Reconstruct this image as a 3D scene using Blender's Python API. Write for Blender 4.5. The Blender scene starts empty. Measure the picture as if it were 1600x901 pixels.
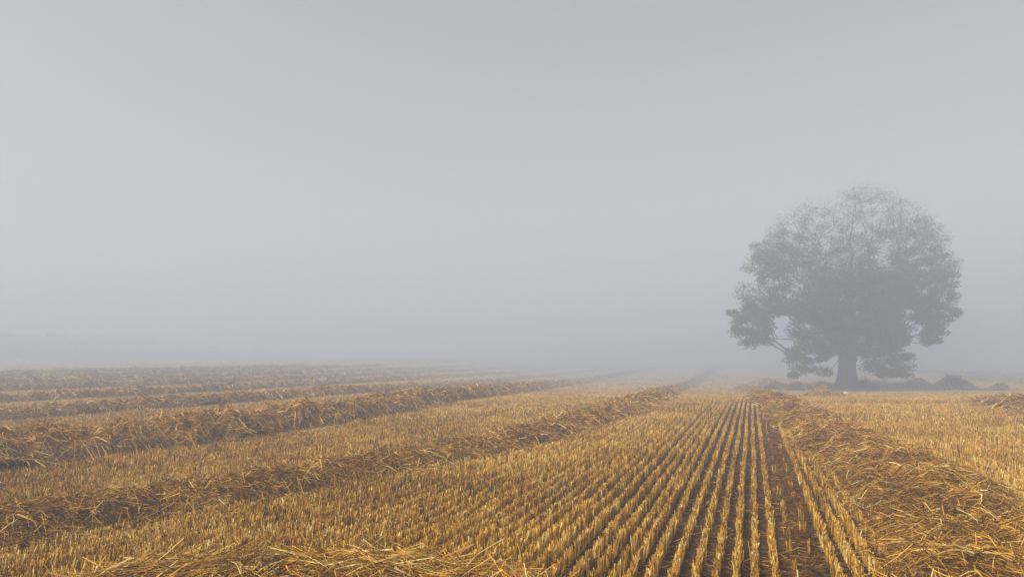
import bpy, math
import numpy as np

R = math.radians
scene = bpy.context.scene
COL = scene.collection

# ---------------------------------------------------------------- camera
CAM_H, F, HOR = 1.65, 1066.7, 553.0          # eye height, focal length in px of a 1600 px picture, horizon line
cam_d = bpy.data.cameras.new('camera')
cam_d.lens = 24.0
cam_d.sensor_width = 36.0
cam_d.shift_y = (HOR - 450.5) / 1600.0
cam_d.clip_start = 0.05
cam_d.clip_end = 3000
cam = bpy.data.objects.new('camera', cam_d)
cam.location = (0, 0, CAM_H)
cam.rotation_euler = (R(90), 0, 0)
COL.objects.link(cam)
scene.camera = cam

# ---------------------------------------------------------------- world, sun, exposure
SUN_EL, SUN_AZ = R(47), R(-122)               # azimuth from +Y, negative = to the left
w = bpy.data.worlds.new('World')
scene.world = w
w.use_nodes = True
nt = w.node_tree
nt.nodes.clear()
sky = nt.nodes.new('ShaderNodeTexSky')
sky.sky_type = 'NISHITA'
sky.sun_disc = False
sky.sun_elevation = SUN_EL
sky.sun_rotation = SUN_AZ
sky.air_density = 1.0
sky.dust_density = 1.5
sky.ozone_density = 1.0
hsv = nt.nodes.new('ShaderNodeHueSaturation')
hsv.inputs['Saturation'].default_value = 0.04
bg = nt.nodes.new('ShaderNodeBackground')
bg.inputs['Strength'].default_value = 0.096
wo = nt.nodes.new('ShaderNodeOutputWorld')
nt.links.new(sky.outputs[0], hsv.inputs['Color'])
nt.links.new(hsv.outputs[0], bg.inputs['Color'])
nt.links.new(bg.outputs[0], wo.inputs['Surface'])

sun_d = bpy.data.lights.new('sun', 'SUN')
sun_d.energy = 5.0
sun_d.angle = R(16)
sun_d.color = (1.0, 0.89, 0.74)
sun = bpy.data.objects.new('sun', sun_d)
# lamp shines along -Z: rotate so that it comes from the sun's direction
sun.rotation_euler = (R(90) - SUN_EL, 0, math.pi - SUN_AZ)
COL.objects.link(sun)

scene.view_settings.view_transform = 'Standard'
scene.view_settings.look = 'None'
scene.view_settings.gamma = 1
scene.view_settings.exposure = 0.42
scene.cycles.use_denoising = True
scene.cycles.max_bounces = 6
scene.cycles.diffuse_bounces = 3
scene.cycles.glossy_bounces = 1
scene.cycles.transmission_bounces = 3
scene.cycles.volume_bounces = 2
scene.cycles.transparent_max_bounces = 8

# ---------------------------------------------------------------- helpers
rng = np.random.default_rng(7)


def ground(px, py):
    """Point on the field that was measured at this place of the photograph."""
    Y = CAM_H * F / (py - HOR)
    for _ in range(60):
        X = (px - 800.0) / F * Y
        Y = 0.5 * Y + 0.5 * (CAM_H - float(terrain(X, Y))) * F / (py - HOR)
    return ((px - 800.0) / F * Y, Y)


def terrain(X, Y):
    """The field is level on the left and falls gently away towards the oak on the right."""
    X = np.asarray(X, float); Y = np.asarray(Y, float)
    a = np.clip((X + 30.0) / 44.0, 0, 1); a = a * a * (3 - 2 * a)
    t = 2.5 * np.logaddexp(0, (Y - 23.0) / 2.5)
    drop = 2.3 * np.tanh(0.048 * t / 2.3)
    return -a * drop


def _hash(ix, iy, iz, seed):
    h = (ix * 374761393 + iy * 668265263 + iz * 2147483647 + seed * 144665) & 0x7fffffff
    h = ((h ^ (h >> 13)) * 1274126177) & 0x7fffffff
    h = ((h ^ (h >> 16)) * 1103515245) & 0x7fffffff
    return (h ^ (h >> 15)) % 65536 / 65535.0


def noise2(x, y, seed=0):
    x = np.asarray(x, float); y = np.asarray(y, float)
    x, y = np.broadcast_arrays(x, y)
    ix = np.floor(x).astype(np.int64); iy = np.floor(y).astype(np.int64)
    fx = x - ix; fy = y - iy
    fx = fx * fx * (3 - 2 * fx); fy = fy * fy * (3 - 2 * fy)
    z = np.zeros_like(ix)
    a = _hash(ix, iy, z, seed); b = _hash(ix + 1, iy, z, seed)
    c = _hash(ix, iy + 1, z, seed); d = _hash(ix + 1, iy + 1, z, seed)
    return (a * (1 - fx) + b * fx) * (1 - fy) + (c * (1 - fx) + d * fx) * fy


def noise3(p, seed=0):
    i = np.floor(p).astype(np.int64); f = p - i
    f = f * f * (3 - 2 * f)
    out = 0
    for dx in (0, 1):
        for dy in (0, 1):
            for dz in (0, 1):
                wgt = (f[:, 0] if dx else 1 - f[:, 0]) * (f[:, 1] if dy else 1 - f[:, 1]) * (f[:, 2] if dz else 1 - f[:, 2])
                out = out + wgt * _hash(i[:, 0] + dx, i[:, 1] + dy, i[:, 2] + dz, seed)
    return out


class Geo:
    """Collects vertices, polygons of 3 or 4 corners, a tint per vertex and a material slot per polygon."""
    def __init__(self):
        self.v = []; self.t = []; self.q = []; self.tri = []; self.qm = []; self.tm = []; self.n = 0

    def add(self, v, tint, quads=None, tris=None, mat=0):
        v = np.asarray(v, np.float32).reshape(-1, 3)
        t = np.broadcast_to(np.asarray(tint, np.float32), (len(v),))
        if quads is not None and len(quads):
            q = np.asarray(quads, np.int64).reshape(-1, 4) + self.n
            self.q.append(q); self.qm.append(np.full(len(q), mat, np.int32))
        if tris is not None and len(tris):
            q = np.asarray(tris, np.int64).reshape(-1, 3) + self.n
            self.tri.append(q); self.tm.append(np.full(len(q), mat, np.int32))
        self.v.append(v); self.t.append(t); self.n += len(v)

    def build(self, name, mats, parent=None, smooth=False, loc=(0, 0, 0)):
        v = np.concatenate(self.v) - np.asarray(loc, np.float32)
        q = np.concatenate(self.q) if self.q else np.zeros((0, 4), np.int64)
        t = np.concatenate(self.tri) if self.tri else np.zeros((0, 3), np.int64)
        me = bpy.data.meshes.new(name)
        me.vertices.add(len(v)); me.vertices.foreach_set('co', v.ravel())
        me.loops.add(q.size + t.size)
        me.loops.foreach_set('vertex_index', np.concatenate([q.ravel(), t.ravel()]).astype(np.int32))
        me.polygons.add(len(q) + len(t))
        starts = np.concatenate([np.arange(len(q)) * 4, q.size + np.arange(len(t)) * 3]).astype(np.int32)
        me.polygons.foreach_set('loop_start', starts)
        mi = np.concatenate([x for x in (self.qm + self.tm)]) if (self.qm or self.tm) else np.zeros(0, np.int32)
        for m in mats:
            me.materials.append(m)
        me.polygons.foreach_set('material_index', mi.astype(np.int32))
        me.polygons.foreach_set('use_smooth', np.full(len(q) + len(t), smooth))
        a = me.attributes.new('tint', 'FLOAT', 'POINT')
        a.data.foreach_set('value', np.concatenate(self.t).astype(np.float32))
        me.update(calc_edges=True)
        o = bpy.data.objects.new(name, me)
        COL.objects.link(o)
        o.location = loc
        if parent is not None:
            o.parent = parent
            o.location = (0, 0, 0)
        return o


def tag(o, label=None, cat=None, group=None, kind=None):
    if label: o['label'] = label
    if cat: o['category'] = cat
    if group: o['group'] = group
    if kind: o['kind'] = kind
    return o


def strands(g, P, rad, tint, sides=3, mat=0, taper=0.8):
    """P: (n, rings, 3) centre lines; adds thin tubes (sides=3) or ribbons (sides=2)."""
    n, k, _ = P.shape
    d = P[:, -1] - P[:, 0]
    d /= np.linalg.norm(d, axis=1)[:, None] + 1e-9
    up = rng.normal(size=(n, 3))
    a = np.cross(d, up); a /= np.linalg.norm(a, axis=1)[:, None] + 1e-9
    b = np.cross(d, a)
    rr = np.linspace(1.0, taper, k)[None, :, None]
    rad = np.broadcast_to(np.asarray(rad, float), (n,))[:, None, None]
    rings = []
    if sides == 2:
        # ribbons turn their flat side roughly level-to-upright at random
        rings = [P + a[:, None] * rad * rr, P - a[:, None] * rad * rr]
    else:
        for j in range(sides):
            ang = 2 * math.pi * j / sides
            rings.append(P + (a * math.cos(ang) + b * math.sin(ang))[:, None] * rad * rr)
    V = np.stack(rings, axis=2)                      # n, k, sides, 3
    base = (np.arange(n) * k * sides)[:, None, None]
    r = (np.arange(k - 1) * sides)[None, :, None]
    if sides == 2:
        j = np.array([0])[None, None, :]; j2 = np.array([1])[None, None, :]
    else:
        j = np.arange(sides)[None, None, :]; j2 = (np.arange(sides) + 1)[None, None, :] % sides
    Q = np.stack([base + r + j, base + r + j2, base + r + sides + j2, base + r + sides + j], axis=-1).reshape(-1, 4)
    T = None
    if sides == 3:
        top = base[:, 0, 0] + (k - 1) * sides
        T = np.stack([top, top + 1, top + 2], axis=-1)
    tt = np.repeat(np.broadcast_to(tint, (n,)), k * sides)
    g.add(V.reshape(-1, 3), tt, Q, T, mat)


def new_mat(name):
    m = bpy.data.materials.new(name)
    m.use_nodes = True
    m.node_tree.nodes.clear()
    return m, m.node_tree.nodes, m.node_tree.links


def tint_mat(name, stops, rough=0.6, spec=0.25, trans=0.0, noise_scale=None, noise_amt=0.25):
    """Colour from the per-strand tint through a ramp, some noise, some light through thin blades."""
    m, N, L = new_mat(name)
    at = N.new('ShaderNodeAttribute'); at.attribute_name = 'tint'
    rp = N.new('ShaderNodeValToRGB')
    el = rp.color_ramp.elements
    el[0].position, el[0].color = stops[0][0], (*stops[0][1], 1)
    el[1].position, el[1].color = stops[-1][0], (*stops[-1][1], 1)
    for p, c in stops[1:-1]:
        e = el.new(p); e.color = (*c, 1)
    L.new(at.outputs['Fac'], rp.inputs['Fac'])
    out = rp.outputs['Color']
    if noise_scale:
        tc = N.new('ShaderNodeTexCoord')
        nz = N.new('ShaderNodeTexNoise'); nz.inputs['Scale'].default_value = noise_scale; nz.inputs['Detail'].default_value = 3
        L.new(tc.outputs['Object'], nz.inputs['Vector'])
        mr = N.new('ShaderNodeMapRange')
        mr.inputs['From Min'].default_value = 0.3; mr.inputs['From Max'].default_value = 0.7
        mr.inputs['To Min'].default_value = 1 - noise_amt; mr.inputs['To Max'].default_value = 1 + noise_amt
        L.new(nz.outputs['Fac'], mr.inputs['Value'])
        mx = N.new('ShaderNodeVectorMath'); mx.operation = 'SCALE'
        L.new(out, mx.inputs[0]); L.new(mr.outputs[0], mx.inputs['Scale'])
        out = mx.outputs[0]
    bs = N.new('ShaderNodeBsdfPrincipled')
    bs.inputs['Roughness'].default_value = rough
    bs.inputs['Specular IOR Level'].default_value = spec
    L.new(out, bs.inputs['Base Color'])
    mo = N.new('ShaderNodeOutputMaterial')
    if trans:
        tr = N.new('ShaderNodeBsdfTranslucent')
        L.new(out, tr.inputs['Color'])
        ms = N.new('ShaderNodeMixShader'); ms.inputs[0].default_value = trans
        L.new(bs.outputs[0], ms.inputs[1]); L.new(tr.outputs[0], ms.inputs[2])
        L.new(ms.outputs[0], mo.inputs['Surface'])
    else:
        L.new(bs.outputs[0], mo.inputs['Surface'])
    return m


STRAW = [(0.0, (0.050, 0.018, 0.003)), (0.25, (0.16, 0.066, 0.005)), (0.48, (0.41, 0.190, 0.013)),
         (0.7, (0.72, 0.395, 0.034)), (0.88, (0.87, 0.60, 0.11)), (1.0, (0.91, 0.76, 0.34))]
STUB = [(0.0, (0.085, 0.034, 0.004)), (0.1, (0.15, 0.12, 0.011)), (0.2, (0.25, 0.11, 0.008)), (0.45, (0.52, 0.258, 0.018)),
        (0.7, (0.80, 0.455, 0.042)), (0.9, (0.90, 0.64, 0.13)), (1.0, (0.92, 0.79, 0.36))]
m_straw = tint_mat('straw', STRAW, rough=0.5, spec=0.2, trans=0.12)
m_stub = tint_mat('stubble_stalks', STUB, rough=0.55, spec=0.15, trans=0.15)
m_core = tint_mat('shaded_straw_core', [(0.0, (0.06, 0.028, 0.009)), (1.0, (0.22, 0.12, 0.032))], rough=0.9, spec=0.1, noise_scale=14, noise_amt=0.6)  # darker than the strands: shade of the gaps put into the colour
m_leaf = tint_mat('oak_leaves', [(0.0, (0.020, 0.034, 0.012)), (0.5, (0.042, 0.066, 0.020)), (1.0, (0.10, 0.115, 0.035))],
                  rough=0.55, spec=0.3, trans=0.3)
m_bark = tint_mat('oak_bark', [(0.0, (0.035, 0.032, 0.022)), (1.0, (0.11, 0.10, 0.065))], rough=0.95, spec=0.1, noise_scale=9, noise_amt=0.5)
m_weed = tint_mat('dry_weeds', [(0.0, (0.07, 0.06, 0.025)), (0.5, (0.26, 0.17, 0.055)), (1.0, (0.48, 0.31, 0.10))], rough=0.8, spec=0.1, trans=0.2)
m_stone = tint_mat('pale_stone', [(0.0, (0.45, 0.45, 0.43)), (1.0, (0.72, 0.72, 0.70))], rough=0.8, noise_scale=20)
m_post = tint_mat('weathered_wood', [(0.0, (0.05, 0.045, 0.04)), (1.0, (0.12, 0.11, 0.10))], rough=0.9, noise_scale=12)

# soil under the stubble
m_soil, N, L = new_mat('soil')
tc = N.new('ShaderNodeTexCoord')
n1 = N.new('ShaderNodeTexNoise'); n1.inputs['Scale'].default_value = 22; n1.inputs['Detail'].default_value = 8
n2 = N.new('ShaderNodeTexNoise'); n2.inputs['Scale'].default_value = 0.35; n2.inputs['Detail'].default_value = 4
L.new(tc.outputs['Object'], n1.inputs['Vector']); L.new(tc.outputs['Object'], n2.inputs['Vector'])
r1 = N.new('ShaderNodeValToRGB')
r1.color_ramp.elements[0].position = 0.35; r1.color_ramp.elements[0].color = (0.018, 0.010, 0.005, 1)
r1.color_ramp.elements[1].position = 0.72; r1.color_ramp.elements[1].color = (0.12, 0.065, 0.02, 1)
L.new(n1.outputs['Fac'], r1.inputs['Fac'])
r2 = N.new('ShaderNodeMapRange'); r2.inputs['To Min'].default_value = 0.7; r2.inputs['To Max'].default_value = 1.3
L.new(n2.outputs['Fac'], r2.inputs['Value'])
sc_ = N.new('ShaderNodeVectorMath'); sc_.operation = 'SCALE'
L.new(r1.outputs['Color'], sc_.inputs[0]); L.new(r2.outputs[0], sc_.inputs['Scale'])
bmp = N.new('ShaderNodeBump'); bmp.inputs['Distance'].default_value = 0.03; bmp.inputs['Strength'].default_value = 0.8
L.new(n1.outputs['Fac'], bmp.inputs['Height'])
bs = N.new('ShaderNodeBsdfPrincipled'); bs.inputs['Roughness'].default_value = 0.95; bs.inputs['Specular IOR Level'].default_value = 0.1
L.new(sc_.outputs[0], bs.inputs['Base Color']); L.new(bmp.outputs[0], bs.inputs['Normal'])
mo = N.new('ShaderNodeOutputMaterial'); L.new(bs.outputs[0], mo.inputs['Surface'])

# ---------------------------------------------------------------- ground and haze
HALF = 420.0
g = Geo()
gx = np.r_[-HALF, np.linspace(-60, -2, 24), np.linspace(-1, 14, 46), np.linspace(16, 60, 12), HALF]
gy = np.r_[-HALF, np.linspace(-20, 14, 6), np.linspace(15, 80, 80), np.linspace(85, 150, 8), HALF]
GX, GY = np.meshgrid(gx, gy, indexing='ij')
gi = np.arange(GX.size).reshape(GX.shape)
g.add(np.stack([GX, GY, terrain(GX, GY)], -1).reshape(-1, 3), 0.5,
      np.stack([gi[:-1, :-1], gi[1:, :-1], gi[1:, 1:], gi[:-1, 1:]], -1).reshape(-1, 4))
tag(g.build('ground', [m_soil], smooth=True), kind='structure')

HAZE_DENS = 0.0155
m_haze, N, L = new_mat('haze')
vol = N.new('ShaderNodeVolumePrincipled')
vol.inputs['Color'].default_value = (0.66, 0.75, 0.89, 1)
vol.inputs['Density'].default_value = HAZE_DENS
vol.inputs['Anisotropy'].default_value = 0.1
mo = N.new('ShaderNodeOutputMaterial'); L.new(vol.outputs[0], mo.inputs['Volume'])
hb, zt = HALF + 15, 19.5
bv = [(x, y, z) for z in (-3.4, zt) for (x, y) in ((-hb, -hb), (hb, -hb), (hb, hb), (-hb, hb))]
g = Geo()
g.add(bv, 0, [(0, 3, 2, 1), (4, 5, 6, 7), (0, 1, 5, 4), (1, 2, 6, 5), (2, 3, 7, 6), (3, 0, 4, 7)])
tag(g.build('haze', [m_haze]), 'pale grey morning fog lying over the whole field', kind='stuff')


# ---------------------------------------------------------------- windrows of cut straw
class Line:
    """Centre line of a windrow on the ground, by arc length, with half width and height."""
    def __init__(self, pts, hw, ht, world=False, off=0.0):
        P = np.array([(p if world else ground(*p)) for p in pts], float)
        t = np.linspace(0, 1, len(P)); tt = np.linspace(0, 1, 80)
        # smooth by a Catmull-Rom like resampling over arc length
        seg = np.r_[0, np.cumsum(np.linalg.norm(np.diff(P, axis=0), axis=1))]
        s = np.linspace(0, seg[-1], 120)
        X = np.interp(s, seg, P[:, 0]); Y = np.interp(s, seg, P[:, 1])
        k = np.hanning(13); k /= k.sum()
        Xp = np.convolve(np.pad(X, 6, mode='reflect', reflect_type='odd'), k, 'valid')
        Yp = np.convolve(np.pad(Y, 6, mode='reflect', reflect_type='odd'), k, 'valid')
        self.P = np.stack([Xp, Yp], 1)
        T = np.gradient(self.P, axis=0); T /= np.linalg.norm(T, axis=1)[:, None]
        self.N = np.stack([-T[:, 1], T[:, 0]], 1)          # left of the running direction
        self.P = self.P + self.N * off
        self.T = T
        self.s = np.r_[0, np.cumsum(np.linalg.norm(np.diff(self.P, axis=0), axis=1))]
        self.len = self.s[-1]
        hw = hw if isinstance(hw, (list, tuple)) else [hw, hw]
        ht = ht if isinstance(ht, (list, tuple)) else [ht, ht]
        self.hw = np.interp(np.linspace(0, 1, 120), np.linspace(0, 1, len(hw)), hw)
        self.ht = np.interp(np.linspace(0, 1, 120), np.linspace(0, 1, len(ht)), ht)

    def at(self, s, v):
        """s arc length, v across in -1..1 -> x, y, half width, height scale, tangent angle"""
        x = np.interp(s, self.s, self.P[:, 0]); y = np.interp(s, self.s, self.P[:, 1])
        nx = np.interp(s, self.s, self.N[:, 0]); ny = np.interp(s, self.s, self.N[:, 1])
        hw = np.interp(s, self.s, self.hw); ht = np.interp(s, self.s, self.ht)
        return x + nx * hw * v, y + ny * hw * v, hw, ht, np.arctan2(-nx, ny)

    def height(self, s, v, seed):
        hw = np.interp(s, self.s, self.hw); ht = np.interp(s, self.s, self.ht)
        vv = v + (noise2(s * 0.9, v * 0, seed + 5) - 0.5) * 0.35
        prof = np.clip(1 - np.abs(vv) ** 2.8, 0, 1) ** 0.7
        big = 0.78 + 0.4 * noise2(s * 0.8, v * 0.7, seed)
        lump = (noise2(s * 2.6, v * hw * 2.6, seed + 1) - 0.45) * 0.6 + (noise2(s * 6, v * hw * 6, seed + 2) - 0.5) * 0.5
        ends = np.clip(s / 0.6, 0, 1) * np.clip((self.len - s) / 0.6, 0, 1)
        return ht * prof * ends ** 0.5 * np.clip(big + lump, 0.15, 1.6)

    def dist(self, X, Y):
        """signed-less distance in half widths of points from the line"""
        best = np.full(X.shape, 99.0)
        Pk = self.P[::4]; hk = self.hw[::4]
        for (ax, ay), (bx, by), h in zip(Pk[:-1], Pk[1:], hk):
            m = (X > min(ax, bx) - 1.5) & (X < max(ax, bx) + 1.5) & (Y > min(ay, by) - 1.5) & (Y < max(ay, by) + 1.5)
            if not m.any(): continue
            dx, dy = bx - ax, by - ay
            t = np.clip(((X[m] - ax) * dx + (Y[m] - ay) * dy) / (dx * dx + dy * dy), 0, 1)
            d = np.hypot(X[m] - ax - t * dx, Y[m] - ay - t * dy) / h
            best[m] = np.minimum(best[m], d)
        return best


def windrow(name, line, seed, label, cat='windrow', group='long straw windrows across the field',
            dens=1500, spread=0.98, lift=0.07, length=(0.14, 0.42), tone=0.0, across=0.5, droop=1.0):
    g = Geo()
    # straw core, coloured dark for the shade between the strands
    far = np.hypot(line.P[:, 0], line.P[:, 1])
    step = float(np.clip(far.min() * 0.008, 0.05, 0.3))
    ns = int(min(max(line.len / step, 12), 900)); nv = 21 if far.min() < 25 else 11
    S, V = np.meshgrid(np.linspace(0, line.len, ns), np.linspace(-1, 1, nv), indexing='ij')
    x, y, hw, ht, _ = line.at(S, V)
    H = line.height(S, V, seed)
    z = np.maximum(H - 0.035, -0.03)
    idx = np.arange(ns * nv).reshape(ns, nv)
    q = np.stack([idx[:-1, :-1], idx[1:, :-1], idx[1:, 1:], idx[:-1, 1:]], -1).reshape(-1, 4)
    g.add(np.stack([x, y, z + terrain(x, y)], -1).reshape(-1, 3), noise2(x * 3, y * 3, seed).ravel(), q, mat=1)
    # strands, thinner on the ground and wider the farther they lie
    nsamp = int(line.len * 2 * line.hw.mean() * dens)
    s = rng.uniform(0, line.len, nsamp); v = rng.normal(0, 0.52, nsamp) * spread
    keep = np.abs(v) < 1.35 * spread
    s, v = s[keep], v[keep]
    x, y, hw, ht, ang = line.at(s, v)
    d = np.hypot(x, y)
    vis = (y > 3.2) & (np.abs(x) < y * 0.75 * 1.15 + 1.5)
    lod = np.minimum(1, (9.0 / np.maximum(d, 1)) ** 1.15)
    keep = vis & (rng.random(len(s)) < lod)
    s, v, x, y, hw, ht, ang, d = [a[keep] for a in (s, v, x, y, hw, ht, ang, d)]
    n = len(s)
    if n:
        H = line.height(s, np.clip(v, -1, 1), seed)
        grow = np.maximum(1, d / 9.0)
        z0 = H + rng.uniform(-0.03, lift, n) * np.minimum(1, 0.4 + ht / 0.3) * np.clip(1.25 - np.abs(v) * 0.6, 0.3, 1) + 0.012
        flow = noise2(x * 1.6, y * 1.6, seed + 9) * 6.28 * 1.3
        th = ang + math.pi / 2 * (rng.random(n) < across) + (flow - 4) * 0.5 + rng.normal(0, 0.55, n)
        Ln = rng.uniform(*length, n) * np.minimum(grow, 1.7) ** 0.7
        Ln = np.where(rng.random(n) < 0.35, rng.uniform(0.04, 0.13, n) * np.minimum(grow, 1.7), Ln)   # broken bits and chaff
        pitch = np.clip(rng.normal(0, 0.28, n), -0.65, 0.65)
        # strands drape: outward ends sag on the flanks
        t = np.linspace(-0.5, 0.5, 4)[None, :]
        bend = rng.normal(0, 0.6, n)[:, None]
        dx, dy = np.cos(th)[:, None], np.sin(th)[:, None]
        side = (t * t - 0.08) * bend * Ln[:, None]
        px = x[:, None] + dx * t * Ln[:, None] - dy * side
        py = y[:, None] + dy * t * Ln[:, None] + dx * side
        # height of the mound under each point of the strand
        nx = np.interp(s, line.s, line.N[:, 0])[:, None]; ny = np.interp(s, line.s, line.N[:, 1])[:, None]
        lx, ly = px - x[:, None], py - y[:, None]
        vv = v[:, None] + (lx * nx + ly * ny) / hw[:, None]
        ss = np.clip(s[:, None] + lx * ny - ly * nx, 0, line.len)
        Hp = line.height(ss, np.clip(vv, -1, 1), seed)
        pz = (Hp * droop + z0[:, None] * (1 - droop)) + (z0 - H)[:, None] + np.tan(pitch)[:, None] * t * Ln[:, None] - 0.25 * t * t * Ln[:, None] * np.abs(bend)
        pz = np.maximum(pz, 0.006) + terrain(px, py)
        P = np.stack([px, py, pz], -1)
        tint = np.clip(rng.normal(0.43 + tone, 0.27, n) + (noise2(x * 2.2, y * 2.2, seed + 3) - 0.5) * 0.25, 0.02, 1)
        rad = rng.uniform(0.0017, 0.0038, n) * np.exp(rng.normal(0, 0.28, n)) * grow ** 0.72
        near = d < 11
        if near.any(): strands(g, P[near], rad[near], tint[near], 3)
        if (~near).any(): strands(g, P[~near], rad[~near] * 1.25, tint[~near], 2)
    c = line.P[len(line.P) // 2]
    loc = (float(c[0]), float(c[1]), float(terrain(c[0], c[1])))
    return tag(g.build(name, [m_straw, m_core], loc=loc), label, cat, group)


# near edge of each row of straw as measured, then moved half its width away from the camera
L1 = Line([(-260, 905), (-100, 885), (100, 850), (400, 800), (700, 745), (900, 690), (960, 664), (1020, 638), (1062, 613), (1098, 592), (1120, 580), (1132, 573)],
          [0.55, 0.66, 0.74], [0.17, 0.36, 0.48, 0.50, 0.38], off=0.42)
L2 = Line([(-200, 765), (0, 738), (140, 720), (280, 708), (420, 692), (600, 652), (700, 633), (800, 617), (870, 605), (940, 593), (1000, 581), (1040, 574), (1060, 570)],
          0.72, [0.36, 0.43, 0.46, 0.42], off=0.36)
L3 = Line([(-200, 676), (0, 660), (180, 650), (400, 631), (570, 617), (700, 605), (830, 591), (900, 583), (960, 576), (1000, 571)], 0.5, 0.28, off=0.3)
L4 = Line([(-150, 642), (0, 634), (200, 623), (400, 610), (600, 597), (760, 586), (850, 579), (930, 572)], 0.5, 0.28, off=0.3)
L5 = Line([(-150, 620), (0, 614), (200, 606), (400, 597), (600, 587), (750, 579), (850, 573)], 0.5, 0.28, off=0.3)
L6 = Line([(-150, 607), (0, 602), (250, 594), (450, 586), (620, 579), (740, 573)], 0.5, 0.28, off=0.3)
L7 = Line([(-150, 597), (0, 593), (250, 586), (420, 580), (600, 573)], 0.5, 0.28, off=0.3)
L8 = Line([(-150, 589), (0, 586), (200, 581), (380, 576), (480, 573)], 0.5, 0.28, off=0.3)
L0 = Line([(60, 955), (180, 925), (330, 910), (480, 905), (620, 908), (760, 920), (860, 960)], [0.2, 0.3, 0.32, 0.2], [0.04, 0.08, 0.09, 0.05])
RW = Line([(1640, 1010), (1570, 930), (1500, 860), (1425, 790), (1365, 745), (1310, 710), (1270, 680), (1238, 655), (1205, 633), (1180, 619), (1160, 609)],
          [0.9, 0.76, 0.66, 0.64, 0.6], [0.17, 0.18, 0.19, 0.22, 0.30], off=-0.22)
R2 = Line([(1500, 632), (1540, 635), (1580, 641), (1640, 652), (1760, 675)], [0.4, 0.9, 0.95, 0.9], [0.12, 0.30, 0.32, 0.30], off=0.5)
R3 = Line([(1470, 592), (1560, 597), (1660, 604), (1800, 614)], 1.1, 0.55)
R4 = Line([(1360, 582), (1450, 584), (1560, 588), (1700, 594)], 1.2, 0.6)
ALL = [L0, L1, L2, L3, L4, L5, L6, L7, L8, RW, R2, R3, R4]

windrow('straw_windrow', L1, 11, 'large straw windrow sweeping from the bottom left corner up past the stubble rows, second nearest', dens=3000, tone=-0.03)
windrow('straw_windrow', L2, 23, 'straw windrow just behind the large one that starts in the bottom left corner', dens=3000, tone=-0.03)
windrow('straw_windrow', L3, 31, 'third straw windrow up the left edge of the photo, brown on its near side', dens=2600, spread=0.85, length=(0.1, 0.26))
windrow('straw_windrow', L4, 41, 'fourth straw windrow up the left edge, paler in the fog', dens=2600, spread=0.85, length=(0.1, 0.26))
windrow('straw_windrow', L5, 51, 'fifth straw windrow up the left edge, low and hazy', dens=2600, spread=0.85, length=(0.1, 0.26))
windrow('straw_windrow', L6, 61, 'sixth straw windrow up the left edge, faint in the fog', dens=3000, spread=0.85, length=(0.1, 0.26))
windrow('straw_windrow', L7, 71, 'seventh straw windrow up the left edge, a thin faint line', dens=3000, spread=0.85, length=(0.1, 0.26))
windrow('straw_windrow', L8, 81, 'farthest straw windrow on the left, nearly lost in fog below the dark wood', dens=3000, spread=0.85, length=(0.1, 0.26))
windrow('straw_windrow', RW, 91, 'wide flat straw windrow right of the bare wheel track, running up towards the tree', dens=2300, spread=0.88, lift=0.12, tone=-0.02, length=(0.13, 0.36), across=0.35)
windrow('straw_windrow', R2, 101, 'thick straw windrow end entering from the right edge in front of the small heaps', dens=3000)
windrow('straw_windrow', R3, 111, 'hazy straw windrow at the right edge behind the small heaps', dens=3000)
windrow('straw_windrow', R4, 121, 'faint farthest straw windrow on the right, beyond the tree', dens=3000)
windrow('loose_straw_swath', L0, 131, 'low swath of long loose glossy straws at the bottom edge of the photo', 'straw swath', None,
        dens=3000, spread=1.0, lift=0.12, length=(0.2, 0.55), tone=0.06, across=0.15, droop=0.7)


def heap(px, py, rx, h, seed, label, ry=None):
    c = ground(px, py)
    kk = c[1] / 30.0; rx *= kk; h *= kk
    ln = Line([(c[0] - rx, c[1]), (c[0], c[1] + 0.05), (c[0] + rx, c[1])], [0.25 * rx, ry or rx * 0.7, 0.25 * rx], [0.15 * h, h, 0.15 * h], world=True)
    ALL.append(ln)
    return windrow('straw_heap', ln, seed, label, 'straw heap', 'small straw heaps near the tree', dens=3500, tone=0.02)


heap(1489, 609, 1.05, 0.52, 201, 'rounded dark straw heap, biggest and most peaked one right of the tree')
heap(1430, 607, 0.85, 0.40, 211, 'low pale straw heap between the tree and the peaked dark heap')
heap(1563, 611, 0.55, 0.36, 221, 'small round straw heap above the thick windrow at the right edge')
heap(1288, 621, 1.0, 0.5, 231, 'golden straw heap lying just in front of the tree trunk')
heap(1195, 608, 1.3, 0.36, 241, 'long brownish straw heap left of the tree at the head of the flat windrow')
heap(1250, 611, 0.9, 0.30, 251, 'low brown straw heap between the long heap and the tree trunk')

# ---------------------------------------------------------------- stubble
TH = math.atan((1174 - 800) / F)
DU = np.array([math.sin(TH), math.cos(TH)]); DN = np.array([math.cos(TH), -math.sin(TH)])
SP = 0.138
TRACK = Line([(1262, 960), (1252, 901), (1237, 840), (1222, 770), (1211, 710), (1203, 665), (1196, 640)], 0.155, 0.0)
PHASE = 0.03


def in_view(x, y, lo, hi):
    return (y > lo) & (y <= hi) & (np.abs(x) < y * 0.75 * 1.12 + 1.2)


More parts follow.
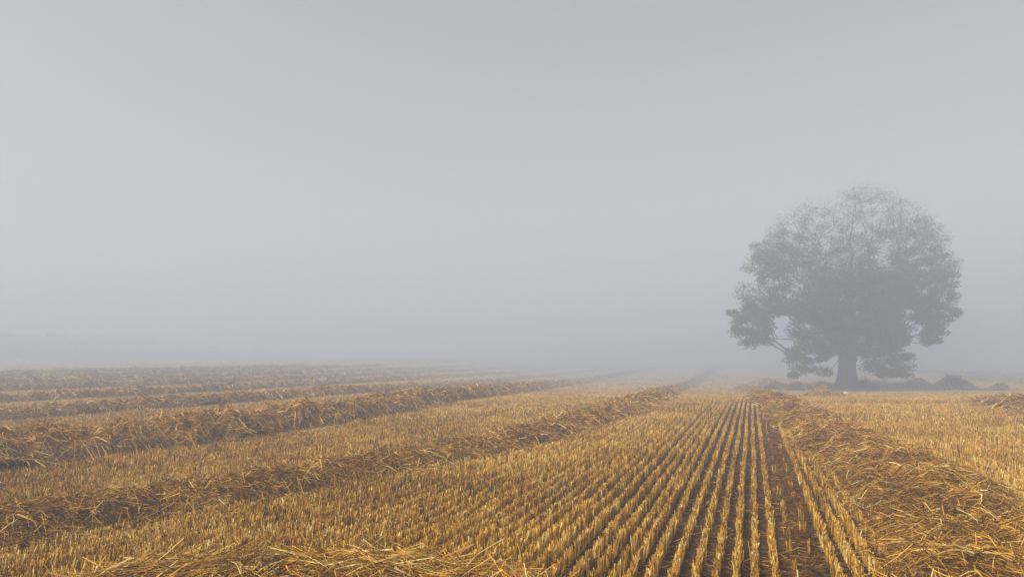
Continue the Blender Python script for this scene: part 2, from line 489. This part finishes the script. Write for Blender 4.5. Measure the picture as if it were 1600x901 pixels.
def stubble_points(lo, hi, plant):
    u = np.arange(0, hi * 1.7, plant)
    k = np.arange(-int(hi * 1.4 / SP), int(hi * 1.0 / SP))
    xs, ys, ks = [], [], []
    for kk in k:
        gap = 0.03 * math.floor(kk / 7)
        # the drill leaves wider alleys every few rows
        n = kk * SP + (0.026 if kk < -4 else 0.010) * (_hash(np.int64(kk // 3), np.int64(0), np.int64(0), 8) - 0.5) * 2
        n = n + (noise2(u * 0.35, kk + 0.5, 3) - 0.5) * 0.016
        uu = u + rng.uniform(-plant, plant, len(u)) * 0.5
        x = DU[0] * uu + DN[0] * (n + PHASE); y = DU[1] * uu + DN[1] * (n + PHASE)
        m = in_view(x, y, lo, hi)
        if m.any():
            xs.append(x[m]); ys.append(y[m]); ks.append(np.full(m.sum(), kk))
    return np.concatenate(xs), np.concatenate(ys), np.concatenate(ks)


def clear_of_straw(x, y, lim=0.72):
    ok = np.ones(len(x), bool)
    for ln in ALL:
        d = ln.dist(x, y)
        ok &= d > lim + rng.uniform(-0.12, 0.12, len(x))
    return ok


def stalks(g, x, y, h, rad, tint, sides, lean=0.12, rings=2):
    n = len(x)
    # the combine leaves them leaning along the row more than across it
    lu = rng.normal(0, lean, n) * h; lc = rng.normal(0, lean * 0.45, n) * h
    tx, ty = x + DU[0] * lu + DN[0] * lc, y + DU[1] * lu + DN[1] * lc
    if rings == 2:
        P = np.stack([np.stack([x, y, np.full(n, -0.01)], -1), np.stack([tx, ty, h], -1)], 1)
    else:
        mx, my = x + (tx - x) * 0.35, y + (ty - y) * 0.35
        P = np.stack([np.stack([x, y, np.full(n, -0.01)], -1), np.stack([mx, my, h * 0.55], -1), np.stack([tx, ty, h], -1)], 1)
    P[:, :, 2] += terrain(x, y)[:, None]
    if sides == 2:      # upright ribbons across a random heading
        a = rng.uniform(0, math.pi, n)
        off = np.stack([np.cos(a), np.sin(a), np.zeros(n)], -1)[:, None] * rad[:, None, None]
        V = np.stack([P + off, P - off], 2)
        k = P.shape[1]
        base = (np.arange(n) * k * 2)[:, None]; r = (np.arange(k - 1) * 2)[None]
        Q = np.stack([base + r, base + r + 1, base + r + 3, base + r + 2], -1).reshape(-1, 4)
        g.add(V.reshape(-1, 3), np.repeat(tint, k * 2), Q)
    else:
        strands(g, P, rad, tint, sides, taper=1.0)


def patchy(x, y):
    """slow change of colour over the field, as ripeness and flattened patches give"""
    return (noise2(x * 0.5, y * 0.5, 77) - 0.5) * 0.30 + (noise2(x * 2.5, y * 2.5, 78) - 0.5) * 0.2


g = Geo()
for lo, hi, plant, per, grow, sides in ((3.6, 9.0, 0.028, 7, 0.95, 3), (9.0, 16.0, 0.034, 6, 1.1, 2), (16.0, 30.0, 0.06, 5, 1.5, 2)):
    x, y, k = stubble_points(lo, hi, plant)
    ok = clear_of_straw(x, y)
    dt = TRACK.dist(x, y)
    ok &= (dt > 1.0) | (rng.random(len(x)) < 0.06)
    # thin and missing plants
    ok &= noise2(x * 5, y * 5, 60) + rng.uniform(-0.2, 0.2, len(x)) > 0.15
    x, y, k = x[ok], y[ok], k[ok]
    hl = 0.112 * (0.82 + 0.36 * noise2(x * 1.2, y * 1.2, 61)) * (0.9 + 0.2 * _hash(k, k * 0, k * 0, 5))
    tp = rng.normal(0, 0.10, len(x))
    for j in range(per):
        n = len(x)
        jx = x + rng.normal(0, 0.0115, n); jy = y + rng.normal(0, 0.0115, n)
        hh = hl * rng.uniform(0.68, 1.12, n)
        tint = np.clip(0.53 + tp + rng.normal(0, 0.25, n) + patchy(jx, jy), 0.0, 1)
        rad = rng.uniform(0.0026, 0.0052, n) * grow
        lean = 0.18
        stalks(g, jx, jy, hh, rad, tint, sides, lean, 3 if lo < 5 else 2)
# beyond thirty metres the rows close up
for lo, hi, per_m2, wd in ((30, 55, 75, 0.022), (55, 95, 16, 0.06), (95, 190, 4, 0.16)):
    area = (hi * hi - lo * lo) * 0.84
    n = int(area * per_m2)
    y = np.sqrt(rng.uniform(lo * lo, hi * hi, n)); x = rng.uniform(-1, 1, n) * (y * 0.84 + 1.2)
    ok = clear_of_straw(x, y)
    x, y = x[ok], y[ok]; n = len(x)
    hh = 0.11 * rng.uniform(0.6, 1.15, n)
    tint = np.clip(0.56 + rng.normal(0, 0.16, n) + patchy(x, y), 0, 1)
    stalks(g, x, y, hh, rng.uniform(0.6, 1.3, n) * wd, tint, 2)
tag(g.build('stubble', [m_stub]), 'golden cut stubble standing in drilled rows over the whole field', 'stubble', kind='stuff')

# short straws lying between the rows, thickest in the wheel track
g = Geo()
n = 30000
y = 3.6 + 14 * rng.random(n) ** 1.3; x = rng.uniform(-1, 1, n) * (y * 0.84 + 1.0)
s = rng.uniform(0, TRACK.len, 9000); v = rng.normal(0, 0.75, 9000)
tx, ty, _, _, ta = TRACK.at(s, v)
x = np.r_[x, tx]; y = np.r_[y, ty]; n = len(x)
tr = np.r_[np.zeros(30000), np.ones(9000)]
th = rng.uniform(0, math.pi, n); Ln = rng.uniform(0.04, 0.16, n); z = rng.uniform(0.004, 0.03, n) + tr * rng.uniform(0, 0.03, n)
t = np.linspace(-0.5, 0.5, 3)[None]
bd = rng.normal(0, 0.3, n)[:, None] * (t * t - .1) * Ln[:, None]
P = np.stack([x[:, None] + np.cos(th)[:, None] * t * Ln[:, None] - np.sin(th)[:, None] * bd,
              y[:, None] + np.sin(th)[:, None] * t * Ln[:, None] + np.cos(th)[:, None] * bd,
              np.maximum(z[:, None] + np.tan(rng.normal(0, .18, n))[:, None] * t * Ln[:, None], 0.003)], -1)
P[:, :, 2] += terrain(x, y)[:, None]
strands(g, P, rng.uniform(0.0018, 0.0035, n), np.clip(rng.normal(0.33, 0.18, n) - tr * 0.12, 0, 1), 3)
tag(g.build('straw_litter', [m_straw]), 'short broken straws strewn on the dark soil between rows and in the wheel track', 'straw litter', kind='stuff')


# crumbs of soil in the track and the alleys
n = 9000
s = rng.uniform(0, TRACK.len, n); v = rng.normal(0, 1.0, n)
x, y, _, _, _ = TRACK.at(s, v)
m = 9000
y2 = 3.6 + 9 * rng.random(m); x2 = rng.uniform(-1, 1, m) * (y2 * 0.84 + 1.0)
x = np.r_[x, x2]; y = np.r_[y, y2]; n = len(x)
sz = np.exp(rng.normal(-4.75, 0.5, n))
octa = np.array([(1, 0, 0), (0, 1, 0), (-1, 0, 0), (0, -1, 0), (0, 0, 0.8), (0, 0, -0.8)], float)
V = octa[None] * sz[:, None, None] * rng.uniform(0.55, 1.3, (n, 6, 1))
a = rng.uniform(0, 6.28, n)
rx = V[..., 0] * np.cos(a)[:, None] - V[..., 1] * np.sin(a)[:, None]; ry = V[..., 0] * np.sin(a)[:, None] + V[..., 1] * np.cos(a)[:, None]
V = np.stack([rx + x[:, None], ry + y[:, None], V[..., 2] + (sz * 0.35 + terrain(x, y))[:, None]], -1)
f8 = np.array([(0, 1, 4), (1, 2, 4), (2, 3, 4), (3, 0, 4), (1, 0, 5), (2, 1, 5), (3, 2, 5), (0, 3, 5)])
g = Geo()
g.add(V.reshape(-1, 3), 0.5, tris=(f8[None] + np.arange(n)[:, None, None] * 6).reshape(-1, 3))
tag(g.build('soil_crumbs', [m_soil], smooth=True), 'dark crumbs of soil in the wheel track and between the rows', 'soil crumbs', kind='stuff')


# ---------------------------------------------------------------- the oak
def tube_path(g, pts, radii, tint, sides=8, mat=0, ridge=0.0):
    pts = np.asarray(pts, float); k = len(pts)
    T = np.gradient(pts, axis=0); T /= np.linalg.norm(T, axis=1)[:, None] + 1e-9
    ref = np.array([0.3, 1.0, 0.15]); ref /= np.linalg.norm(ref)
    A = np.cross(T, ref); A /= np.linalg.norm(A, axis=1)[:, None] + 1e-9
    B = np.cross(T, A)
    ang = np.linspace(0, 2 * math.pi, sides, endpoint=False)
    rr = np.asarray(radii)[:, None] * (1 + ridge * np.sin(ang * 5 + 1.3)[None] + ridge * 0.6 * np.sin(ang * 9 + 0.4)[None])
    V = pts[:, None] + A[:, None] * (np.cos(ang)[None] * rr)[..., None] + B[:, None] * (np.sin(ang)[None] * rr)[..., None]
    i = np.arange(k - 1)[:, None] * sides; j = np.arange(sides)[None]; j2 = (j + 1) % sides
    Q = np.stack([i + j, i + j2, i + sides + j2, i + sides + j], -1).reshape(-1, 4)
    g.add(V.reshape(-1, 3), tint, Q, mat=mat)


TX, TY = ground(1324, 611)
MP = 0.029                                    # crown is drawn at this many metres per photo pixel, then scaled
K = TY / F / MP
oak = bpy.data.objects.new('oak_tree', None)
COL.objects.link(oak)
oak.location = (TX, TY, float(terrain(TX, TY)))
oak.scale = (K, K, K)
tag(oak, 'lone broad oak with a short thick trunk, fading into the fog', 'tree')

# crown outline by height: (photo y, left x, right x)
OUT = np.array([(290, 1312, 1368), (305, 1282, 1415), (325, 1246, 1452), (350, 1218, 1484), (380, 1192, 1498), (410, 1160, 1500),
                (435, 1138, 1503), (470, 1142, 1500), (490, 1144, 1496), (505, 1150, 1478), (520, 1152, 1470), (536, 1160, 1464)], float)


def crown_ok(X, D, Z):
    """inside the crown? X across from the trunk, D in depth, Z height, metres"""
    sc = 1.0 / (1.0 + D * K / TY)                  # nearer boughs look bigger
    py = 553 + (58 - Z / MP) * sc; px = 800 + (524 + X / MP) * sc
    l = np.interp(py, OUT[:, 0], OUT[:, 1]); r = np.interp(py, OUT[:, 0], OUT[:, 2])
    c, hwid = (l + r) / 2, (r - l) / 2
    q = ((px - c) / hwid) ** 2 + (D / MP / (hwid * 0.92)) ** 2
    lobe = noise3(np.stack([X, D, Z], -1) * 0.62 + 31, 17)
    q0 = q
    q = q / (0.55 + 0.78 * lobe)
    up = (py > 290) & (py < 500) & (q < 1) & (q > 0.03)
    # the skirts that hang on both sides and the low inner boughs
    rad = np.hypot(px - 1324, D / MP)
    off = np.abs(px - 1324)
    skirt = (py >= 485) & (py < 537) & (off > 124) & (np.abs(D / MP) < 70) & (q0 < 1.02)
    low = ((rad / 98) ** 2 + ((py - 515) / 48) ** 2 < 1) & (py > 475) & ((py < 553) | (off > 24))
    lowest = (py >= 548) & (py < 588) & (off > 32) & (off < np.where(px > 1324, 96, 86)) & (np.abs(D / MP) < 60)
    # open bays above the low boughs
    bay = ((px < 1324) & (py > 488) & (py < 532) & (off > 84) & (off < 124)) | ((px > 1324) & (py > 480) & (py < 514) & (off > 80) & (off < 112))
    return (up & ~bay) | skirt | (low & ~bay) | (lowest & (noise2(px / 30, D / MP / 30, 9) > 0.36)), q


cand = np.stack([rng.uniform(-200, 190, 60000), rng.uniform(-180, 180, 60000), rng.uniform(15, 325, 60000)], -1) * MP
ins, q = crown_ok(cand[:, 0], cand[:, 1], cand[:, 2])
nz = noise3(cand * 0.85 + 20, 4) * 0.65 + noise3(cand * 1.9 + 7, 5) * 0.35
ins &= (nz > np.where(cand[:, 2] > 3.0, 0.49, 0.44)) & ((q > 0.18) | (rng.random(len(cand)) < 0.35))
cand = cand[ins]
# thin out to spray centres that keep a distance from each other
tips = []
cell = {}
MIN = 0.46
for p in cand:
    mdist = MIN
    kx = tuple((p // mdist).astype(int))
    near = False
    for a in (-1, 0, 1):
        for b in (-1, 0, 1):
            for c in (-1, 0, 1):
                for q_ in cell.get((kx[0] + a, kx[1] + b, kx[2] + c), ()):
                    if ((p - q_) ** 2).sum() < mdist * mdist: near = True
    if not near:
        tips.append(p); cell.setdefault(kx, []).append(p)
    if len(tips) >= 1500: break
tips = np.array(tips)

# skeleton: trunk nodes first, then each spray joins the cheapest node below it
tr_pts = [(0, 0, -0.1), (0.0, 0, 0.25), (-0.01, 0, 0.7), (0.0, 0.02, 1.2), (0.03, 0.02, 1.7), (0.06, 0, 2.3), (0.08, -0.03, 3.0),
          (0.05, -0.02, 3.8), (0.10, 0.03, 4.6), (0.16, 0.05, 5.5), (0.28, 0.1, 6.2), (0.2, 0.25, 6.8), (0.36, 0.3, 7.4)]
nodes = [np.array(p, float) for p in tr_pts]
parent = [-1] + list(range(len(nodes) - 1))
pathlen = [0.0]
for i in range(1, len(nodes)): pathlen.append(pathlen[-1] + np.linalg.norm(nodes[i] - nodes[i - 1]))
ntrunk = len(nodes)
start = np.array([0, 0, 2.4])
order = np.argsort(np.linalg.norm((tips - start) * np.array([1, 1, 1.0]), axis=1))
leafnode = []
for ti in order:
    p = tips[ti]
    A = np.array(nodes); pl = np.array(pathlen)
    dv = p - A
    dist = np.linalg.norm(dv, axis=1)
    cost = dist + pl * 0.45 + np.where(A[:, 2] < 1.25, 5, 0) + np.where(dv[:, 2] < -0.4, 0.8, 0)
    j = int(np.argmin(cost))
    # an intermediate node that first climbs or reaches, then meets the spray
    if dist[j] > 0.9:
        steps = int(dist[j] / 0.6)
        prev = j
        for st in range(1, steps + 1):
            f = st / (steps + 1)
            m = A[j] + dv[j] * f + rng.normal(0, 0.06, 3) * min(1, dist[j]) + np.array([0, 0, 0.16 * math.sin(f * math.pi) * dist[j] * 0.5])
            nodes.append(m); parent.append(prev); pathlen.append(pathlen[prev] + np.linalg.norm(m - nodes[prev])); prev = len(nodes) - 1
        j = prev
    nodes.append(p); parent.append(j); pathlen.append(pathlen[j] + np.linalg.norm(p - nodes[j]))
    leafnode.append(len(nodes) - 1)
# radii by adding up what each limb carries
cnt = np.zeros(len(nodes)); cnt[leafnode] = 1.0
for i in range(len(nodes) - 1, 0, -1):
    if parent[i] >= 0: cnt[parent[i]] += cnt[i]
rad = (0.006 + 0.27 * (cnt / cnt[0]) ** 0.5) * np.interp([p[2] for p in nodes], [2.5, 7], [1.0, 0.4])  # upper limbs slimmed as well, to imitate fading in fog
gt = Geo()
tz = np.array([p[2] for p in tr_pts])
trr = np.interp(tz, [-0.1, 0.25, 0.7, 1.2, 2.3, 3.0, 4.6, 6.4, 8.0], [0.66, 0.52, 0.40, 0.36, 0.35, 0.30, 0.15, 0.05, 0.02])
zz = np.linspace(-0.1, 7.4, 40)
tp = np.stack([np.interp(zz, tz, [p[i] for p in tr_pts]) for i in range(2)] + [zz], -1)
rz = np.interp(zz, tz, trr) * (1 + 0.04 * np.sin(zz * 5))
tube_path(gt, tp, rz, 0.5, 28, ridge=0.035)
gb = Geo()
kids = [[] for _ in nodes]
for i in range(1, len(nodes)): kids[parent[i]].append(i)
stack = [(i, c) for i in range(ntrunk) for c in kids[i] if c >= ntrunk]
while stack:
    a, c = stack.pop()
    chain = [a, c]
    while kids[chain[-1]]:
        ks = sorted(kids[chain[-1]], key=lambda z: -cnt[z])
        for o_ in ks[1:]: stack.append((chain[-1], o_))
        chain.append(ks[0])
    r_ = [min(rad[chain[1]] * 1.15, 0.2)] + [min(rad[i], 0.19) for i in chain[1:]]
    tube_path(gb, [nodes[i] for i in chain], r_, 0.45, 6)
trunk = gt.build('trunk', [m_bark], smooth=True)
trunk.parent = oak
limbs = gb.build('limbs', [m_bark], smooth=True)
limbs.parent = oak

# leaves: sprays of small bent faces round every tip, flatter than wide
gl = Geo()
C = np.repeat(tips, 170, axis=0)
nl = len(C)
topness = np.clip((C[:, 2] - 3.2) / 5.0, 0, 1)
keep = rng.random(nl) > topness * 0.45  # leaves thinned upwards so the crown top fades as in thicker fog
C = C[keep]; nl = len(C); topness = topness[keep]
off = rng.normal(0, 1, (nl, 3)); off /= np.linalg.norm(off, axis=1)[:, None]
off *= (rng.random(nl) ** 0.5)[:, None] * np.array([0.40, 0.40, 0.24])
off *= np.repeat(rng.uniform(0.7, 1.25, len(tips)), 170)[keep][:, None]
c = C + off
sz = rng.uniform(0.028, 0.055, nl) * (1 - 0.60 * topness)  # finer upper leaves, part of the imitated fog fade
d1 = rng.normal(size=(nl, 3)); d1[:, 2] *= 0.6; d1 /= np.linalg.norm(d1, axis=1)[:, None]
d2 = np.cross(d1, rng.normal(size=(nl, 3))); d2 /= np.linalg.norm(d2, axis=1)[:, None]
nrm = np.cross(d1, d2)
V = np.stack([c - d1 * sz[:, None] * 1.2, c + d2 * sz[:, None] * 0.7 + nrm * sz[:, None] * 0.25, c + d1 * sz[:, None] * 1.2, c - d2 * sz[:, None] * 0.7 + nrm * sz[:, None] * 0.25], 1)
b = np.arange(nl)[:, None] * 4
Tt = np.concatenate([b + [0, 1, 2], b + [0, 2, 3]])
gl.add(V.reshape(-1, 3), np.repeat(np.clip(rng.normal(0.45, 0.2, nl) + (noise3(c * 0.9, 3) - 0.5) * 0.5, 0, 1), 4), tris=Tt)
crown = gl.build('crown', [m_leaf])
crown.parent = oak


# ---------------------------------------------------------------- growth round the trunk
def weed_patch(name, label, cat, cx, cy, rx, ry, h, n, seed, kind=None, tone=0.4, group=None):
    g = Geo()
    rx, ry, h = rx * K, ry * K, h * K
    a = rng.uniform(0, 2 * math.pi, n); r = np.sqrt(rng.random(n))
    x = cx + np.cos(a) * r * rx; y = cy + np.sin(a) * r * ry
    hh = h * rng.uniform(0.4, 1.1, n) * (0.5 + noise2(x * 2, y * 2, seed)) * (1.1 - 0.6 * r ** 2)
    la = rng.uniform(0, 2 * math.pi, n); ln_ = np.abs(rng.normal(0, 0.45, n)) * hh
    P = np.stack([np.stack([x, y, np.zeros(n)], -1),
                  np.stack([x + np.cos(la) * ln_ * .3, y + np.sin(la) * ln_ * .3, hh * .6], -1),
                  np.stack([x + np.cos(la) * ln_, y + np.sin(la) * ln_, hh], -1)], 1)
    P[:, :, 2] += terrain(x, y)[:, None]
    strands(g, P, rng.uniform(0.008, 0.022, n) * K, np.clip(rng.normal(tone, 0.22, n), 0, 1), 2, taper=0.3)
    # small leaves and seed heads towards the tips
    m = n * 2
    i = rng.integers(0, n, m); f = rng.uniform(0.4, 1.05, m)[:, None]
    c = P[i, 0] * (1 - f) + P[i, 2] * f + rng.normal(0, 0.02, (m, 3))
    d1 = rng.normal(size=(m, 3)); d1 /= np.linalg.norm(d1, axis=1)[:, None]
    d2 = np.cross(d1, rng.normal(size=(m, 3))); d2 /= np.linalg.norm(d2, axis=1)[:, None]
    s_ = K * rng.uniform(0.012, 0.03, m)[:, None]
    V = np.stack([c - d1 * s_, c + d2 * s_ * .6, c + d1 * s_], 1)
    g.add(V.reshape(-1, 3), np.repeat(np.clip(rng.normal(tone, .2, m), 0, 1), 3), tris=np.arange(m * 3).reshape(-1, 3))
    return tag(g.build(name, [m_weed], loc=(cx, cy, float(terrain(cx, cy)))), label, cat, group, kind)


x0, y0 = ground(1350, 607)
g0 = weed_patch('rough_grass', 'uncut brown grass and weeds in a low band round the foot of the oak', 'rough grass', x0, y0, 4.6, 1.5, 0.34, 9000, 300, 'stuff', 0.7)
bx, by = ground(1356, 611)
weed_patch('weed_clump', 'dark leafy weed clump just right of the oak trunk', 'weed', bx, by, 0.42, 0.35, 0.52, 900, 310, None, 0.12, 'weeds at the foot of the oak')
bx, by = ground(1293, 611)
weed_patch('weed_clump', 'dark weed clump just left of the oak trunk behind the golden heap', 'weed', bx, by, 0.45, 0.35, 0.46, 900, 320, None, 0.15, 'weeds at the foot of the oak')
bx, by = ground(1243, 612)
weed_patch('weed_clump', 'small dark weed clump in the brown straw between the long heap and the oak', 'weed', bx, by, 0.35, 0.3, 0.36, 600, 330, None, 0.15, 'weeds at the foot of the oak')


def boulder(name, label, cat, loc, size, mat, seed, tint=0.8):
    import bmesh
    bm = bmesh.new()
    bmesh.ops.create_icosphere(bm, subdivisions=3, radius=1)
    co = np.array([v.co[:] for v in bm.verts])
    n_ = noise3(co * 1.6 + seed, seed)
    co = co * (0.75 + 0.5 * n_)[:, None] * np.array(size)
    co[:, 2] = np.maximum(co[:, 2] + size[2] * 0.7, -0.02)
    fs = np.array([[v.index for v in f.verts] for f in bm.faces])
    bm.free()
    g = Geo(); g.add(co + np.array(loc), tint, tris=fs)
    return tag(g.build(name, [mat], smooth=True, loc=loc), label, cat)


sx, sy = ground(1322, 616.5)
boulder('stone', 'small whitish stone lying at the foot of the oak trunk', 'stone', (sx, sy, float(terrain(sx, sy))), (0.16, 0.14, 0.11), m_stone, 3)

# ---------------------------------------------------------------- far wood on the left
g = Geo()
for i in range(150):
    fx = rng.uniform(-260, 480)
    yy = rng.uniform(142, 175) + max(0.0, fx - 40) * 0.22
    X = (fx - 800) / F * yy
    hgt = rng.uniform(3.8, 7.2) * float(np.interp(fx, [-260, 100, 220, 330, 480], [1.0, 1.0, 0.9, 0.7, 0.45]))
    tube_path(g, [(X, yy, 0), (X + rng.normal(0, .1), yy, hgt * .5), (X, yy, hgt * .8)], [0.22, 0.15, 0.05], 0.3, 6, mat=1)
    n = 900
    a = rng.normal(size=(n, 3)); a /= np.linalg.norm(a, axis=1)[:, None]
    rr = rng.random(n) ** 0.4
    c = np.array([X, yy, hgt * 0.56]) + a * rr[:, None] * np.array([hgt * .38 + 0.9, hgt * .38 + 0.9, hgt * .46]) * (0.6 + 0.7 * noise3(a * 1.7 + i, i))[:, None]
    c[:, 2] = np.maximum(c[:, 2], 0.1)
    s_ = 0.28
    d1 = rng.normal(size=(n, 3)); d1 /= np.linalg.norm(d1, axis=1)[:, None]
    d2 = np.cross(d1, rng.normal(size=(n, 3))); d2 /= np.linalg.norm(d2, axis=1)[:, None]
    V = np.stack([c - d1 * s_, c + d2 * s_, c + d1 * s_, c - d2 * s_], 1)
    g.add(V.reshape(-1, 3), np.repeat(rng.uniform(0.1, 0.7, n), 4), quads=np.arange(n * 4).reshape(-1, 4))
tag(g.build('distant_wood', [m_leaf, m_bark]), 'dark smudge of woodland almost hidden in fog at the left end of the horizon', 'wood', kind='stuff')
